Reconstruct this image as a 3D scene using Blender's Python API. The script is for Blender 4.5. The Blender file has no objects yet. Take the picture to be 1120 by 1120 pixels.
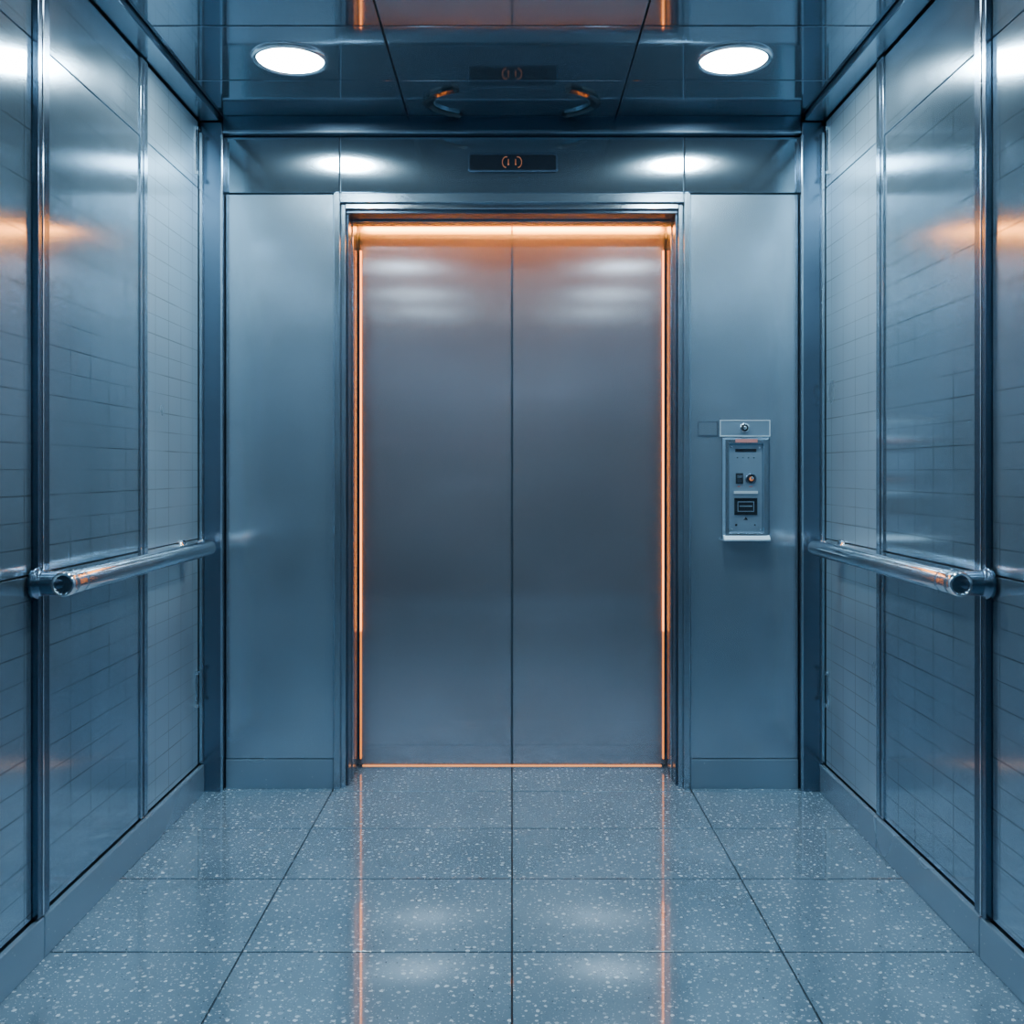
import bpy, bmesh, math
from mathutils import Vector, Matrix

# ------------------------------------------------------------------ dims (m)
CAM_H=1.09; F=1100.0
D=3.45            # front return wall
DOOR=3.71         # door plane
WX=1.06           # side wall half width
CZ=2.298          # ceiling
BACK=-0.55
S=F/D
def fx(px): return (px-560)/S
def fz(py): return CAM_H+(515-py)/S

# ------------------------------------------------------------------ materials
def nt(name):
    m=bpy.data.materials.new(name); m.use_nodes=True
    return m, m.node_tree, m.node_tree.nodes["Principled BSDF"]

def steel(name, base, rough=0.2, metallic=0.9, rvar=0.0, grid=0.0, specks=0.0, coat=0.0, big=0.10, aniso=0.0, wavy=0.0):
    m,t,b=nt(name); N=t.nodes; L=t.links
    tc=N.new("ShaderNodeTexCoord")
    def mr(src,a,c,lo=.3,hi=.7):
        r=N.new("ShaderNodeMapRange"); r.inputs[1].default_value=lo; r.inputs[2].default_value=hi
        r.inputs[3].default_value=a; r.inputs[4].default_value=c
        L.new(src,r.inputs[0]); return r.outputs[0]
    n2=N.new("ShaderNodeTexNoise"); n2.inputs["Scale"].default_value=1.9; n2.inputs["Detail"].default_value=2
    L.new(tc.outputs["Object"],n2.inputs["Vector"])
    val=mr(n2.outputs["Fac"],1-big,1+big)
    rsrc=n2.outputs["Fac"]
    if grid>0:
        sep=N.new("ShaderNodeSeparateXYZ"); L.new(tc.outputs["Object"],sep.inputs[0])
        comb=N.new("ShaderNodeCombineXYZ")
        L.new(sep.outputs['Y'],comb.inputs[0]); L.new(sep.outputs['Z'],comb.inputs[1])
        n3=N.new("ShaderNodeTexNoise"); n3.inputs["Scale"].default_value=4; L.new(tc.outputs["Object"],n3.inputs["Vector"])
        tot=None
        for (bw_,rh,off,ms) in ((0.115,0.115,0.0,0.0019),(0.23,0.0575,0.5,0.0012)):
            br=N.new("ShaderNodeTexBrick"); br.inputs["Scale"].default_value=1
            br.inputs["Brick Width"].default_value=bw_; br.inputs["Row Height"].default_value=rh
            br.inputs["Mortar Size"].default_value=ms; br.inputs["Mortar Smooth"].default_value=0.2
            br.offset=off; br.squash=1.0; br.squash_frequency=3
            L.new(comb.outputs[0],br.inputs["Vector"])
            if tot is None: tot=br.outputs["Fac"]
            else:
                a_=N.new("ShaderNodeMath"); a_.operation='MAXIMUM'; L.new(tot,a_.inputs[0]); L.new(br.outputs["Fac"],a_.inputs[1]); tot=a_.outputs[0]
        msk=mr(n3.outputs["Fac"],0.35*grid,grid,.38,.6)
        g=N.new("ShaderNodeMath"); g.operation='MULTIPLY'; L.new(tot,g.inputs[0]); L.new(msk,g.inputs[1])
        s=N.new("ShaderNodeMath"); s.operation='SUBTRACT'; s.inputs[0].default_value=1; L.new(g.outputs[0],s.inputs[1])
        m2=N.new("ShaderNodeMath"); m2.operation='MULTIPLY'; L.new(val,m2.inputs[0]); L.new(s.outputs[0],m2.inputs[1]); val=m2.outputs[0]
    vm=N.new("ShaderNodeVectorMath"); vm.operation='SCALE'; vm.inputs[0].default_value=base; L.new(val,vm.inputs["Scale"])
    col=vm.outputs[0]
    if specks>0:
        vo=N.new("ShaderNodeTexVoronoi"); vo.inputs["Scale"].default_value=38; L.new(tc.outputs["Object"],vo.inputs["Vector"])
        lt=N.new("ShaderNodeMath"); lt.operation='LESS_THAN'; lt.inputs[1].default_value=0.07; L.new(vo.outputs["Distance"],lt.inputs[0])
        k=N.new("ShaderNodeMath"); k.operation='MULTIPLY'; k.inputs[1].default_value=specks; L.new(lt.outputs[0],k.inputs[0])
        mx=N.new("ShaderNodeMix"); mx.data_type='RGBA'; L.new(k.outputs[0],mx.inputs[0]); L.new(col,mx.inputs[6]); mx.inputs[7].default_value=(0.8,0.9,1,1)
        col=mx.outputs[2]
    L.new(col,b.inputs["Base Color"])
    if rvar: L.new(mr(rsrc,max(0.02,rough-rvar),rough+rvar),b.inputs["Roughness"])
    else: b.inputs["Roughness"].default_value=rough
    b.inputs["Metallic"].default_value=metallic
    if coat: b.inputs["Coat Weight"].default_value=coat; b.inputs["Coat Roughness"].default_value=0.05
    if aniso:
        tg=N.new("ShaderNodeTangent"); tg.direction_type='RADIAL'; tg.axis='Z'
        L.new(tg.outputs[0],b.inputs["Tangent"]); b.inputs["Anisotropic"].default_value=aniso
    return m

def emis(name,col,st):
    m,t,b=nt(name)
    b.inputs["Base Color"].default_value=(*col,1); b.inputs["Emission Color"].default_value=(*col,1)
    b.inputs["Emission Strength"].default_value=st; b.inputs["Roughness"].default_value=0.4
    return m

def terrazzo():
    m,t,b=nt("terrazzo"); N=t.nodes; L=t.links
    tc=N.new("ShaderNodeTexCoord")
    n=N.new("ShaderNodeTexNoise"); n.inputs["Scale"].default_value=3; n.inputs["Detail"].default_value=4; L.new(tc.outputs["Object"],n.inputs["Vector"])
    cr=N.new("ShaderNodeValToRGB"); cr.color_ramp.elements[0].position=.3; cr.color_ramp.elements[1].position=.7
    cr.color_ramp.elements[0].color=(0.12,0.20,0.26,1); cr.color_ramp.elements[1].color=(0.17,0.265,0.335,1)
    L.new(n.outputs["Fac"],cr.inputs[0]); col=cr.outputs[0]
    for sc,th,c,seed in ((52,0.16,(0.78,0.90,0.96,1),0.0),(110,0.12,(0.60,0.74,0.82,1),3.3),(80,0.10,(0.07,0.12,0.17,1),7.7)):
        mp=N.new("ShaderNodeMapping"); mp.inputs["Location"].default_value=(seed,seed*1.7,0)
        L.new(tc.outputs["Object"],mp.inputs[0])
        w=N.new("ShaderNodeTexNoise"); w.inputs["Scale"].default_value=110; w.inputs["Detail"].default_value=1; L.new(mp.outputs[0],w.inputs["Vector"])
        ad=N.new("ShaderNodeVectorMath"); ad.operation='MULTIPLY_ADD'; L.new(w.outputs["Color"],ad.inputs[0]); ad.inputs[1].default_value=(0.008,)*3; L.new(mp.outputs[0],ad.inputs[2])
        v=N.new("ShaderNodeTexVoronoi"); v.voronoi_dimensions='2D'; v.inputs["Scale"].default_value=sc; L.new(ad.outputs[0],v.inputs["Vector"])
        sx=N.new("ShaderNodeSeparateColor"); L.new(v.outputs["Color"],sx.inputs[0])
        sz=N.new("ShaderNodeMath"); sz.operation='MULTIPLY'; sz.inputs[1].default_value=th*1.6; L.new(sx.outputs[0],sz.inputs[0])
        pw=N.new("ShaderNodeMath"); pw.operation='LESS_THAN'; L.new(v.outputs["Distance"],pw.inputs[0]); L.new(sz.outputs[0],pw.inputs[1])
        k=N.new("ShaderNodeMath"); k.operation='MULTIPLY'; L.new(pw.outputs[0],k.inputs[0]); L.new(sx.outputs[1],k.inputs[1])
        mx=N.new("ShaderNodeMix"); mx.data_type='RGBA'; L.new(k.outputs[0],mx.inputs[0]); L.new(col,mx.inputs[6]); mx.inputs[7].default_value=c
        col=mx.outputs[2]
    L.new(col,b.inputs["Base Color"])
    b.inputs["Roughness"].default_value=0.12; b.inputs["IOR"].default_value=1.7
    b.inputs["Metallic"].default_value=0.1
    b.inputs["Coat Weight"].default_value=1.0; b.inputs["Coat IOR"].default_value=2.0; b.inputs["Coat Roughness"].default_value=0.025
    return m

M={}
M['side']=steel("brushed_side_steel",(0.43,0.57,0.67),0.15,0.88,0.03,grid=0.5,aniso=0.7)
M['side_lit']=steel("lit_satin_side_steel",(0.50,0.66,0.76),0.30,0.80,0.03,grid=0.45,aniso=0.2)  # paler, rougher copy of the side steel; bright lamp wash put into its colour
M['ret']=steel("brushed_return_steel",(0.41,0.54,0.64),0.20,0.87,0.03,aniso=0.6)
M['head']=steel("polished_header_steel",(0.38,0.50,0.58),0.085,0.96,0.0,specks=0.5,aniso=0.88)
M['door']=steel("brushed_door_steel",(0.43,0.465,0.525),0.15,0.86,0.0,aniso=0.88)
M['backw']=steel("rear_wall_steel",(0.15,0.19,0.24),0.25,0.8,0.03)
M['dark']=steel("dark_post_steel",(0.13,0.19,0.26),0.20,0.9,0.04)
M['frame']=steel("frame_steel",(0.38,0.50,0.59),0.16,0.92,0.03)
M['back']=steel("backing_black",(0.02,0.035,0.05),0.5,0.3)
M['ceil']=steel("ceiling_gloss_panel",(0.27,0.36,0.44),0.06,0.90,0.01,specks=0.25)
M['base']=steel("baseboard_steel",(0.24,0.35,0.44),0.25,0.6,0.04,specks=0.4)
M['chrome']=steel("satin_chrome",(0.74,0.82,0.87),0.14,1.0,0.03)
M['lip']=steel("satin_lip",(0.70,0.80,0.86),0.35,0.6,0.03)
M['black']=steel("black_glass",(0.010,0.014,0.020),0.12,0.0,coat=1.0)
M['plast']=steel("panel_grey",(0.20,0.29,0.37),0.35,0.6,0.04)
M['red']=steel("red_label",(0.40,0.14,0.12),0.5,0.0)
M['lamp']=emis("lamp_diffuser",(0.66,0.88,1.0),290)
M['lamp2']=emis("lamp_diffuser_dim",(0.66,0.88,1.0),55)
M['lamp3']=emis("lamp_diffuser_rear",(0.66,0.88,1.0),28)
M['led']=emis("amber_led",(1.0,0.26,0.03),7)
M['led2']=emis("amber_led_lower",(1.0,0.26,0.03),1.6)
M['ledtop']=emis("amber_led_cove",(1.0,0.22,0.015),110)
M['sled']=emis("amber_sill_line",(1.0,0.34,0.10),1.4)
M['digit']=emis("amber_digit",(1.0,0.25,0.08),0.10)
M['floor']=terrazzo()
M['grout']=steel("grout",(0.03,0.05,0.07),0.6,0.0)

# ------------------------------------------------------------------ builder
class B:
    def __init__(s,name,bevel=0.0,parent=None,smooth=False):
        s.bm=bmesh.new(); s.mats=[]; s.name=name; s.bevel=bevel; s.parent=parent; s.smooth=smooth
    def mi(s,k):
        if k not in s.mats: s.mats.append(k)
        return s.mats.index(k)
    def box(s,x0,x1,y0,y1,z0,z1,k):
        if x0>x1:x0,x1=x1,x0
        i=s.mi(k); bm=s.bm
        v=[bm.verts.new((x,y,z)) for z in(z0,z1) for y in(y0,y1) for x in(x0,x1)]
        for q in((0,2,3,1),(4,5,7,6),(0,1,5,4),(2,6,7,3),(0,4,6,2),(1,3,7,5)):
            f=bm.faces.new([v[a] for a in q]); f.material_index=i
        return s
    def loft(s,rings,k,cap=True,closed=True,smooth=True):
        i=s.mi(k); bm=s.bm
        R=[[bm.verts.new(p) for p in r] for r in rings]
        n=len(R[0])
        for a,b_ in zip(R[:-1],R[1:]):
            for j in range(n if closed else n-1):
                f=bm.faces.new((a[j],a[(j+1)%n],b_[(j+1)%n],b_[j])); f.material_index=i; f.smooth=smooth
        if cap:
            for r in (R[0],R[-1]):
                f=bm.faces.new(r); f.material_index=i
        return s
    def disc_lathe(s,c,prof,k,axis='Z',n=48,cap=True):
        rings=[]
        for r,h in prof:
            ring=[]
            for j in range(n):
                a=2*math.pi*j/n; u,v=r*math.cos(a),r*math.sin(a)
                if axis=='Z': p=(c[0]+u,c[1]+v,c[2]+h)
                elif axis=='Y': p=(c[0]+u,c[1]+h,c[2]+v)
                else: p=(c[0]+h,c[1]+u,c[2]+v)
                ring.append(p)
            rings.append(ring)
        return s.loft(rings,k,cap)
    def done(s):
        bmesh.ops.recalc_face_normals(s.bm,faces=s.bm.faces[:])
        me=bpy.data.meshes.new(s.name); s.bm.to_mesh(me); s.bm.free()
        for k in s.mats: me.materials.append(M[k])
        o=bpy.data.objects.new(s.name,me); bpy.context.collection.objects.link(o)
        if s.parent: o.parent=s.parent
        if s.bevel:
            md=o.modifiers.new("bevel",'BEVEL'); md.width=s.bevel; md.segments=2; md.limit_method='ANGLE'; md.angle_limit=math.radians(50)
        return o

def tube_path(pts,r,n=20):
    rings=[]; P=[Vector(p) for p in pts]
    for i,p in enumerate(P):
        t=(P[min(i+1,len(P)-1)]-P[max(i-1,0)]).normalized()
        up=Vector((0,0,1)); s_=t.cross(up).normalized(); u=s_.cross(t).normalized()
        rr=r[i] if isinstance(r,(list,tuple)) else r
        rings.append([tuple(p+s_*rr*math.cos(2*math.pi*j/n)+u*rr*math.sin(2*math.pi*j/n)) for j in range(n)])
    return rings

# ------------------------------------------------------------------ floor
YL=[3.42,3.067,2.688,2.279,1.90,1.52,1.14,.76,.38,0]
fl=B("floor",0.0010)
g=0.002; gy=0.003
fl.box(-WX-.1,WX+.1,BACK-.1,DOOR+.09,-.10,-.012,'grout')
xs=[-WX,-.612,0,.612,WX]
ys=[BACK]+list(reversed(YL))
for a,b_ in zip(ys[:-1],ys[1:]):
    for x0,x1 in zip(xs[:-1],xs[1:]):
        fl.box(x0+g,x1-g,a+gy,b_-gy,-.012,0,'floor')
for x0,x1 in ((-WX,-.612),(-.612,0),(0,.612),(.612,WX)):
    fl.box(x0+g,x1-g,3.42+gy,DOOR+.07,-.012,0,'floor')
fl.done()

# ------------------------------------------------------------------ ceiling
ce=B("ceiling",0.0015)
ce.box(-WX-.1,WX+.1,BACK-.1,DOOR+.12,CZ+.012,CZ+.12,'back')
cy=[BACK]+[3.11-0.38*i for i in range(9,-1,-1) if 3.11-0.38*i>BACK+.1]+[3.46]
cxs=[-WX,-.99,-.355,.355,.99,WX]
for a,b_ in zip(cy[:-1],cy[1:]):
    for x0,x1 in zip(cxs[:-1],cxs[1:]):
        ce.box(x0+.0025,x1-.0025,a+.003,b_-.003,CZ,CZ+.012,'ceil')
ce.done()
for i,sx in enumerate((-1,1)):
    t=B("trim_%d"%(i+1),0.003)
    t.box(sx*.992,sx*(WX-.001),BACK+.02,3.405,CZ-.022,CZ-.001,'frame'); t.done()

# ------------------------------------------------------------------ side walls
st=[(3.395,2.915),(2.858,2.277),(2.22,1.60),(1.545,.93),(.875,.25),(.195,BACK+.02)]
posts=[(2.858,2.915),(2.22,2.277),(1.545,1.60),(.875,.93),(.195,.25)]
zs=[.098,.86,2.045,2.27]
for nm,sx in (("left",-1),("right",1)):
    w=B("wall_"+nm,0.0015)
    w.box(sx*(WX+.012),sx*(WX+.1),BACK-.1,DOOR+.12,0,CZ,'back')
    for j,(a,b_) in enumerate(st):
        for z0,z1 in zip(zs[:-1],zs[1:]):
            w.box(sx*WX,sx*(WX+.012),b_+.002,a-.002,z0+.002,z1-.002,'side_lit' if j==0 else 'side')
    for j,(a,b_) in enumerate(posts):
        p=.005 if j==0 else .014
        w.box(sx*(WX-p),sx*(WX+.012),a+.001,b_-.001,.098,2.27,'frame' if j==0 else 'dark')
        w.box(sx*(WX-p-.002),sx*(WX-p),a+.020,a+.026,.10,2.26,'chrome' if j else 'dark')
    w.done()
    bb=B("baseboard_"+nm,0.003)
    ends=[3.415]+[x for a,b_ in posts for x in((a+b_)/2,)]+[BACK+.02]
    for a,b_ in zip(ends[:-1],ends[1:]):
        bb.box(sx*(WX-.016),sx*(WX-.0005),b_+.0015,a-.0015,0.0,.094,'base')
    bb.done()

# ------------------------------------------------------------------ back wall
bw=B("wall_back",0.002)
bw.box(-WX,WX,BACK-.1,BACK-.012,0,CZ,'back')
for x0,x1 in ((-WX,-.36),(-.36,.36),(.36,WX)):
    bw.box(x0+.003,x1-.003,BACK-.012,BACK,.10,1.0,'backw')
    bw.box(x0+.003,x1-.003,BACK-.012,BACK,1.006,2.26,'backw')
bw.box(-WX,WX,BACK-.012,BACK+.008,0,.095,'base')
bw.done()

# ------------------------------------------------------------------ front wall
wf=B("wall_front",0.002)
ZH=2.041; ZT=2.235
OP=.565; SOF=1.978
for sx in(-1,1):
    wf.box(sx*.62,sx*WX,D+.012,DOOR+.12,0,CZ,'back')
    wf.box(sx*.612,sx*.981,D,D+.012,.1035,ZH-.003,'ret')
    wf.box(sx*.612,sx*.981,D-.004,D+.012,.0,.1005,'base')
    wf.box(sx*.593,sx*.985,D,D+.012,ZH+.003,ZT,'head')
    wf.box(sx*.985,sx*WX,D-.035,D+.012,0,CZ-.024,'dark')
    wf.box(sx*.981,sx*.989,D-.042,D-.035,0.0,ZT-.005,'frame')
    wf.box(sx*(WX-.012),sx*WX,D-.048,D-.035,.10,ZT,'frame')
wf.box(-.62,.62,D+.012,DOOR+.12,SOF+.05,CZ,'back')
wf.box(-.589,.589,D,D+.012,ZH+.003,ZT,'head')
wf.box(-.984,.984,D-.028,D+.012,ZT+.003,CZ-.001,'dark')
wf.box(-.984,.984,D-.034,D-.028,ZT+.003,ZT+.012,'frame')
wf.done()

# ------------------------------------------------------------------ door frame
df=B("door_frame",0.0025)
for sx in(-1,1):
    df.box(sx*.588,sx*.610,D-.012,DOOR+.05,0,ZH-.001,'frame')
    df.box(sx*.572,sx*.588,D+.006,DOOR+.05,0,ZH-.02,'frame')
    df.box(sx*OP,sx*.572,D+.03,DOOR-.045,0,SOF+.02,'dark')
    df.box(sx*(OP-.004),sx*OP,D+.10,D+.112,0,SOF,'chrome')
df.box(-.588,.588,D-.012,D+.10,SOF+.030,ZH-.001,'frame')
df.box(-.572,.572,D+.004,D+.10,SOF+.012,SOF+.030,'chrome')
df.box(-.572,.572,D+.02,D+.11,SOF,SOF+.012,'dark')
df.box(-.572,.572,D+.11,DOOR-.115,SOF-.006,SOF+.03,'frame')
df.box(-.572,.572,DOOR-.115,DOOR+.05,SOF+.040,SOF+.05,'chrome')
dfo=df.done()

# doors
for i,sx in enumerate((-1,1)):
    d=B("door_%d"%(i+1),0.002)
    d.box(sx*.0015,sx*.569,DOOR,DOOR+.035,.008,SOF+.034,'door')
    d.box(sx*.0015,sx*.004,DOOR-.002,DOOR,.01,SOF,'dark')
    d.done()

# LED strips (children of the frame)
led=B("led_light_strip",0.0,parent=dfo)
for sx in(-1,1):
    led.box(sx*.5550,sx*.5585,DOOR-.010,DOOR-.003,.50,1.90,'led')
    led.box(sx*.5550,sx*.5585,DOOR-.010,DOOR-.003,.03,.499,'led2')
    led.box(sx*.5585,sx*.5645,DOOR-.018,DOOR-.003,.03,1.95,'dark')
led.box(-.56,.56,DOOR-.108,DOOR-.080,SOF+.022,SOF+.030,'ledtop')
led.box(-.56,.56,DOOR-.110,DOOR-.076,SOF+.030,SOF+.039,'frame')
led.done()
sill=B("door_sill",0.0,parent=dfo)
sill.box(-.56,.56,DOOR-.03,DOOR-.004,0,.004,'frame')
sill.box(-.55,.55,DOOR-.010,DOOR-.006,.004,.007,'sled')
sill.done()

# ------------------------------------------------------------------ downlights
for y in (2.95,2.30,1.5,.6,-.2):  # last row is unseen behind the camera, added for more light
    for sx in(-1,1):
        d=B("recessed_downlight")
        c=(sx*.65,y,CZ)
        d.disc_lathe(c,[(.113,-.0005),(.113,-.004),(.108,-.009),(.100,-.010),(.096,-.006),(.094,-.003)],'chrome',cap=False,n=48)
        d.disc_lathe(c,[(.0945,-.0015),(.0945,-.0045)],'lamp' if y>2.9 else ('lamp2' if y>2 else 'lamp3'),n=32)
        d.done()

# ------------------------------------------------------------------ ceiling vent: paired curved grips of an oval ring
cv=B("ceiling_vent")
def arc(a,b_,sx,z,n=20,span=50):
    return [(sx*a*math.cos(t),3.285+b_*math.sin(t),z) for t in [math.radians(-span+2*span*j/n) for j in range(n+1)]]
for sx in(-1,1):
    secs=[]
    O=arc(.290,.160,sx,0); I=arc(.260,.132,sx,0)
    for (ox,oy,_),(ix,iy,_) in zip(O,I):
        mx_,my_=(ox+ix)/2,(oy+iy)/2
        secs.append([(ox,oy,CZ-.001),(ox,oy,CZ-.010),(mx_*.98+ox*.02,my_,CZ-.016),(ix,iy,CZ-.010),(ix,iy,CZ-.001)])
    cv.loft(secs,'black',smooth=False)
    O=arc(.256,.128,sx,0,span=46); I=arc(.252,.124,sx,0,span=46)
    cv.loft([[(ox,oy,CZ-.001),(ox,oy,CZ-.008),(ix,iy,CZ-.008),(ix,iy,CZ-.001)] for (ox,oy,_),(ix,iy,_) in zip(O,I)],'frame',smooth=False)
cv.loft([[(.25*math.cos(2*math.pi*j/64),3.285+.122*math.sin(2*math.pi*j/64),z) for j in range(64)] for z in(CZ-.0008,CZ-.0022)],'ceil')
cv.done()

# ------------------------------------------------------------------ display
dp=B("floor_indicator_display",0.0)
def rrect(x0,x1,z0,z1,r,y,n=6):
    out=[]
    for cx,cz,a0 in((x1-r,z1-r,0),(x0+r,z1-r,90),(x0+r,z0+r,180),(x1-r,z0+r,270)):
        for j in range(n+1):
            a=math.radians(a0+90*j/n); out.append((cx+r*math.cos(a),y,cz+r*math.sin(a)))
    return out
x0,x1,z0,z1=fx(512),fx(610),fz(188.5),fz(167.5)
dp.loft([rrect(x0,x1,z0,z1,.009,D-.0003),rrect(x0,x1,z0,z1,.009,D-.007),rrect(x0+.003,x1-.003,z0+.003,z1-.003,.007,D-.010),rrect(x0+.006,x1-.006,z0+.006,z1-.006,.006,D-.010),rrect(x0+.008,x1-.008,z0+.008,z1-.008,.005,D-.006)],'dark',cap=False,smooth=False)
dp.loft([rrect(x0+.005,x1-.005,z0+.005,z1-.005,.006,D-.0005),rrect(x0+.005,x1-.005,z0+.005,z1-.005,.006,D-.0065)],'black',smooth=False)
cz=(z0+z1)/2
for sx in(-1,1):
    rings=[]
    for j in range(19):
        a=math.radians(75+195*j/18)
        cx0=sx*.020
        for_=[(.0190,-.0072),(.0172,-.0072),(.0172,-.0066),(.0190,-.0066)]
        rings.append([(cx0-sx*math.cos(a)*r_*.72,D+y_,cz+math.sin(a)*r_) for r_,y_ in for_])
    dp.loft(rings,'digit',smooth=False)
    dp.box(sx*.0125-.0008,sx*.0125+.0008,D-.0072,D-.0066,cz-.006,cz+.010,'digit')
    dp.loft([[(sx*.0125-.003,D-y_,cz-.006),(sx*.0125+.003,D-y_,cz-.006),(sx*.0125,D-y_,cz-.011)] for y_ in(.0072,.0066)],'digit',smooth=False)
dp.done()

# ------------------------------------------------------------------ control panel
cp=B("elevator_control_panel",0.0008)
def fb(px0,px1,py0,py1,d0,d1,k): cp.box(fx(px0),fx(px1),D-d1,D-d0,fz(py1),fz(py0),k)
def frame(px0,px1,py0,py1,w,d0,d1,k):
    fb(px0,px1,py0,py0+w,d0,d1,k); fb(px0,px1,py1-w,py1,d0,d1,k)
    fb(px0,px0+w,py0+w,py1-w,d0,d1,k); fb(px1-w,px1,py0+w,py1-w,d0,d1,k)
fb(787,842,459.5,477.5,.0003,.005,'plast'); frame(787,842,459.5,477.5,.9,.005,.0065,'lip')
fb(763,785,461,476.5,.0003,.003,'ret'); frame(763,785,461,476.5,.8,.003,.004,'dark')
def q(a,b_,c,d_,y): return [(fx(a),D-y,fz(d_)),(fx(b_),D-y,fz(d_)),(fx(b_),D-y,fz(c)),(fx(a),D-y,fz(c))]
cp.loft([q(789,841,478.5,590,.0003),q(789,841,478.5,590,.010),q(792,838,481,587.5,.020),q(796,834,485,583,.020),q(797.5,832.5,487,581,.008)],'frame',smooth=False,cap=False)
frame(789,841,478.5,590,.8,.010,.0115,'dark')
fb(797,833,486,582,.0005,.0085,'plast')
cp.loft([[(fx(p),D-.018,fz(585)),(fx(p),D-.036,fz(589.5)),(fx(p),D-.034,fz(591)),(fx(p),D-.001,fz(591)),(fx(p),D-.001,fz(585))] for p in(790,840)],'lip',smooth=False)
cp.disc_lathe((fx(814),D,fz(468)),[(.0165,-.005),(.0165,-.010),(.014,-.012),(.011,-.012)],'chrome',axis='Y',n=28,cap=False)
cp.disc_lathe((fx(814),D,fz(468)),[(.0125,-.005),(.0125,-.0105),(.001,-.0105)],'black',axis='Y',n=28)
cp.disc_lathe((fx(814),D,fz(468)),[(.0060,-.0105),(.0060,-.014),(.005,-.015),(.0008,-.015)],'chrome',axis='Y',n=20)
fb(803,827,480.3,484.2,.0200,.0208,'red')
fb(803.5,826.5,491,494.5,.0085,.0095,'black')
for a in(799.5,830.5):
    cp.disc_lathe((fx(a),D,fz(489.5)),[(.003,-.0085),(.003,-.0105),(.0005,-.011)],'chrome',axis='Y',n=10)
    cp.disc_lathe((fx(a),D,fz(579)),[(.003,-.0085),(.003,-.0105),(.0005,-.011)],'chrome',axis='Y',n=10)
for a in(806,812,818,824): fb(a-.9,a+.9,500,501.4,.0085,.0092,'frame')
fb(804,812,517.5,529,.0085,.012,'black'); fb(805.5,810.5,519.5,523,.012,.014,'frame'); fb(805.5,810.5,524,527.5,.012,.014,'dark')
c=(fx(820.5),D,fz(523.5))
cp.disc_lathe(c,[(.0185,-.0085),(.0185,-.012),(.0165,-.014),(.014,-.014)],'dark',axis='Y',n=28,cap=False)
cp.disc_lathe(c,[(.0145,-.0085),(.0145,-.011),(.001,-.011)],'black',axis='Y',n=28)
cp.disc_lathe((c[0]+.002,c[1],c[2]-.001),[(.0075,-.011),(.0075,-.0125),(.001,-.013)],'digit',axis='Y',n=20)
cp.disc_lathe((c[0]+.004,c[1],c[2]+.002),[(.0045,-.013),(.0045,-.0145),(.001,-.015)],'chrome',axis='Y',n=20)
fb(806,809,531.5,532.7,.0085,.0092,'red'); fb(818.5,822.5,531.5,532.7,.0085,.0092,'red')
fb(802,828,537,540,.0085,.012,'lip')
frame(802.5,827.5,544.5,563,1.5,.0085,.012,'black')
fb(804,826,546,561.5,.0085,.010,'black'); frame(806,824,548.5,559.5,.7,.010,.0108,'plast'); fb(808,822,553,554,.010,.0108,'plast')
cp.loft([[(fx(812.5),D-y,fz(568.5)),(fx(817.5),D-y,fz(568.5)),(fx(815),D-y,fz(565))] for y in(.0085,.0098)],'black',smooth=False)
cp.disc_lathe((fx(804.5),D,fz(574)),[(.004,-.0085),(.004,-.010),(.001,-.0105)],'black',axis='Y',n=14)
cp.disc_lathe((fx(825),D,fz(574)),[(.003,-.0085),(.003,-.010),(.001,-.0105)],'black',axis='Y',n=14)
cp.done()

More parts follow.
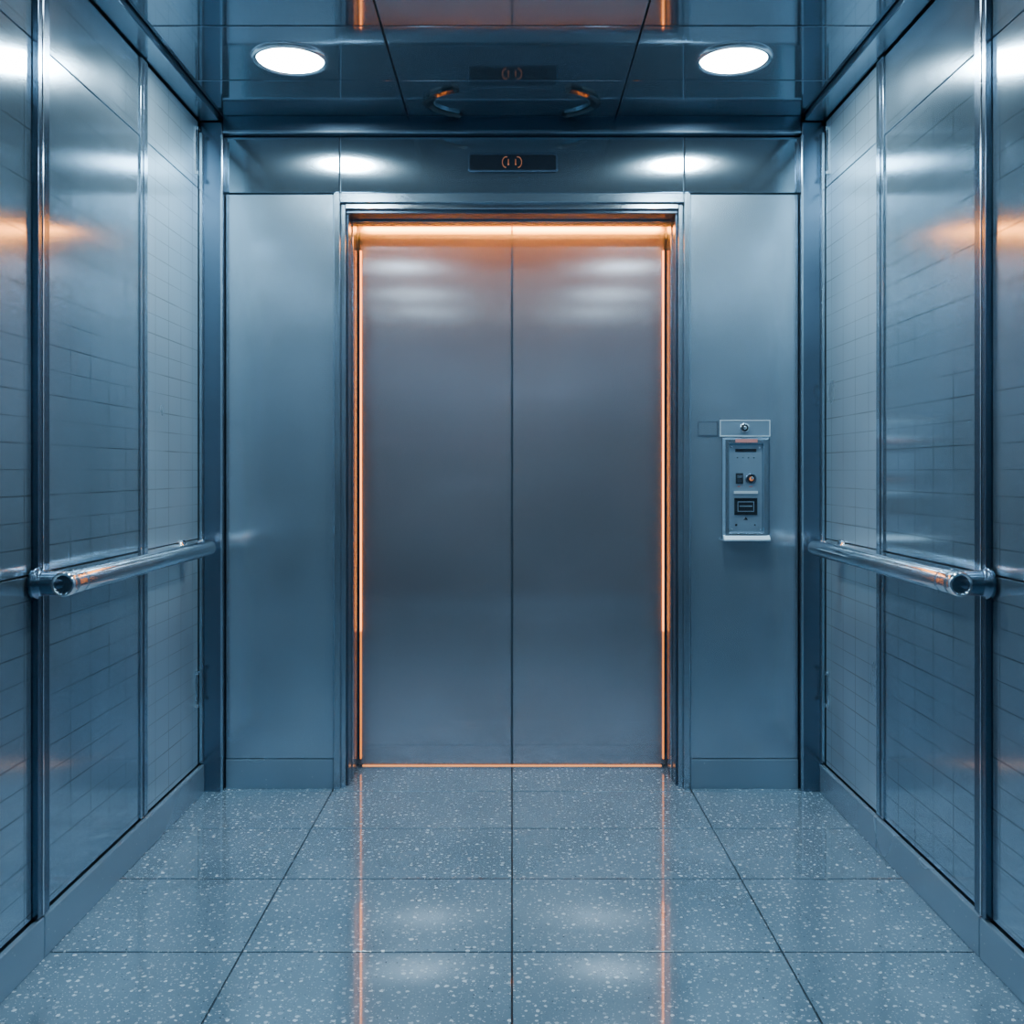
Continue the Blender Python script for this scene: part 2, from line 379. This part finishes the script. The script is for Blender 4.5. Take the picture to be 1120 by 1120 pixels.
# ------------------------------------------------------------------ handrails
for sx in(-1,1):
    h=B("handrail")
    RX=WX-.080; z=.842; r=.0255
    ya,yb=2.21,3.27
    pts=[(sx*RX,ya,z),(sx*RX,ya+.004,z),(sx*RX,yb-.03,z)]; rr=[r*.93,r,r]
    for j in range(1,7):
        a=math.pi/2*j/6.2; pts.append((sx*RX,yb-.03+.03*math.sin(a),z)); rr.append(r*math.cos(a))
    h.loft(tube_path(pts,rr,28),'chrome')
    h.loft(tube_path([(sx*RX,ya+.055,z),(sx*RX,ya+.056,z),(sx*RX,ya+.063,z),(sx*RX,ya+.064,z)],[r,r*1.05,r*1.05,r],28),'frame')
    def dprof(x,sc=1.0):
        return [(x,ya+.012+.026*sc*math.cos(2*math.pi*j/24),z+.028*sc*math.sin(2*math.pi*j/24)) for j in range(24)]
    h.loft([dprof(sx*(RX+.0),.88),dprof(sx*(RX+.02),1.0),dprof(sx*(RX+.05),1.0),dprof(sx*(WX-.0155),1.05),dprof(sx*(WX-.0155),1.25),dprof(sx*(WX-.004),1.25)],'dark')
    h.loft(tube_path([(sx*RX,ya+.012,z),(sx*RX,ya-.014,z),(sx*RX,ya-.018,z)],[r*1.07,r*1.07,r*.98],28),'chrome',cap=False)
    h.loft([[(sx*RX+rr_*math.cos(2*math.pi*j/28),yy_,z+rr_*math.sin(2*math.pi*j/28)) for j in range(28)] for rr_,yy_ in((r*.98,ya-.018),(r*.80,ya-.018),(r*.76,ya-.010))],'chrome',cap=False)
    h.loft([[(sx*RX+rr_*math.cos(2*math.pi*j/28),yy_,z+rr_*math.sin(2*math.pi*j/28)) for j in range(28)] for rr_,yy_ in((r*.76,ya-.008),(r*.76,ya-.0105))],'dark')
    def fprof(x,sc=1.0):
        return [(x,yb-.05+.018*sc*math.cos(2*math.pi*j/20),z-.004+.018*sc*math.sin(2*math.pi*j/20)) for j in range(20)]
    h.loft([fprof(sx*(RX+.01)),fprof(sx*(WX-.012)),fprof(sx*(WX-.010),1.7),fprof(sx*(WX-.0005),1.8)],'chrome')
    for yy in(ya+.03,yb-.09,yb-.12):
        h.disc_lathe((sx*RX,yy,z+r-.001),[(.005,0),(.005,.004),(.001,.005)],'frame',n=12)
    h.done()

for sx in(-1,1):
    for z0,z1 in((2.08,2.24),(.30,.42)):
        l=B("wall_latch",0.0015)
        l.box(sx*(WX-.006),sx*(WX-.0003),3.355,3.367,z0,z1,'chrome')
        l.box(sx*(WX-.014),sx*(WX-.006),3.355,3.367,z0,z0+.012,'chrome')
        l.box(sx*(WX-.014),sx*(WX-.006),3.355,3.367,z1-.012,z1,'chrome')
        l.done()

# ------------------------------------------------------------------ camera / world
w=bpy.data.worlds.new("World"); bpy.context.scene.world=w; w.use_nodes=True
w.node_tree.nodes["Background"].inputs[0].default_value=(0.02,0.04,0.06,1)
cam=bpy.data.cameras.new("camera"); co=bpy.data.objects.new("camera",cam); bpy.context.collection.objects.link(co)
co.location=(0,0,CAM_H); co.rotation_euler=(math.pi/2,0,0)
cam.sensor_width=36; cam.lens=36*F/1120; cam.shift_y=-45/1120; cam.clip_start=.02
bpy.context.scene.camera=co
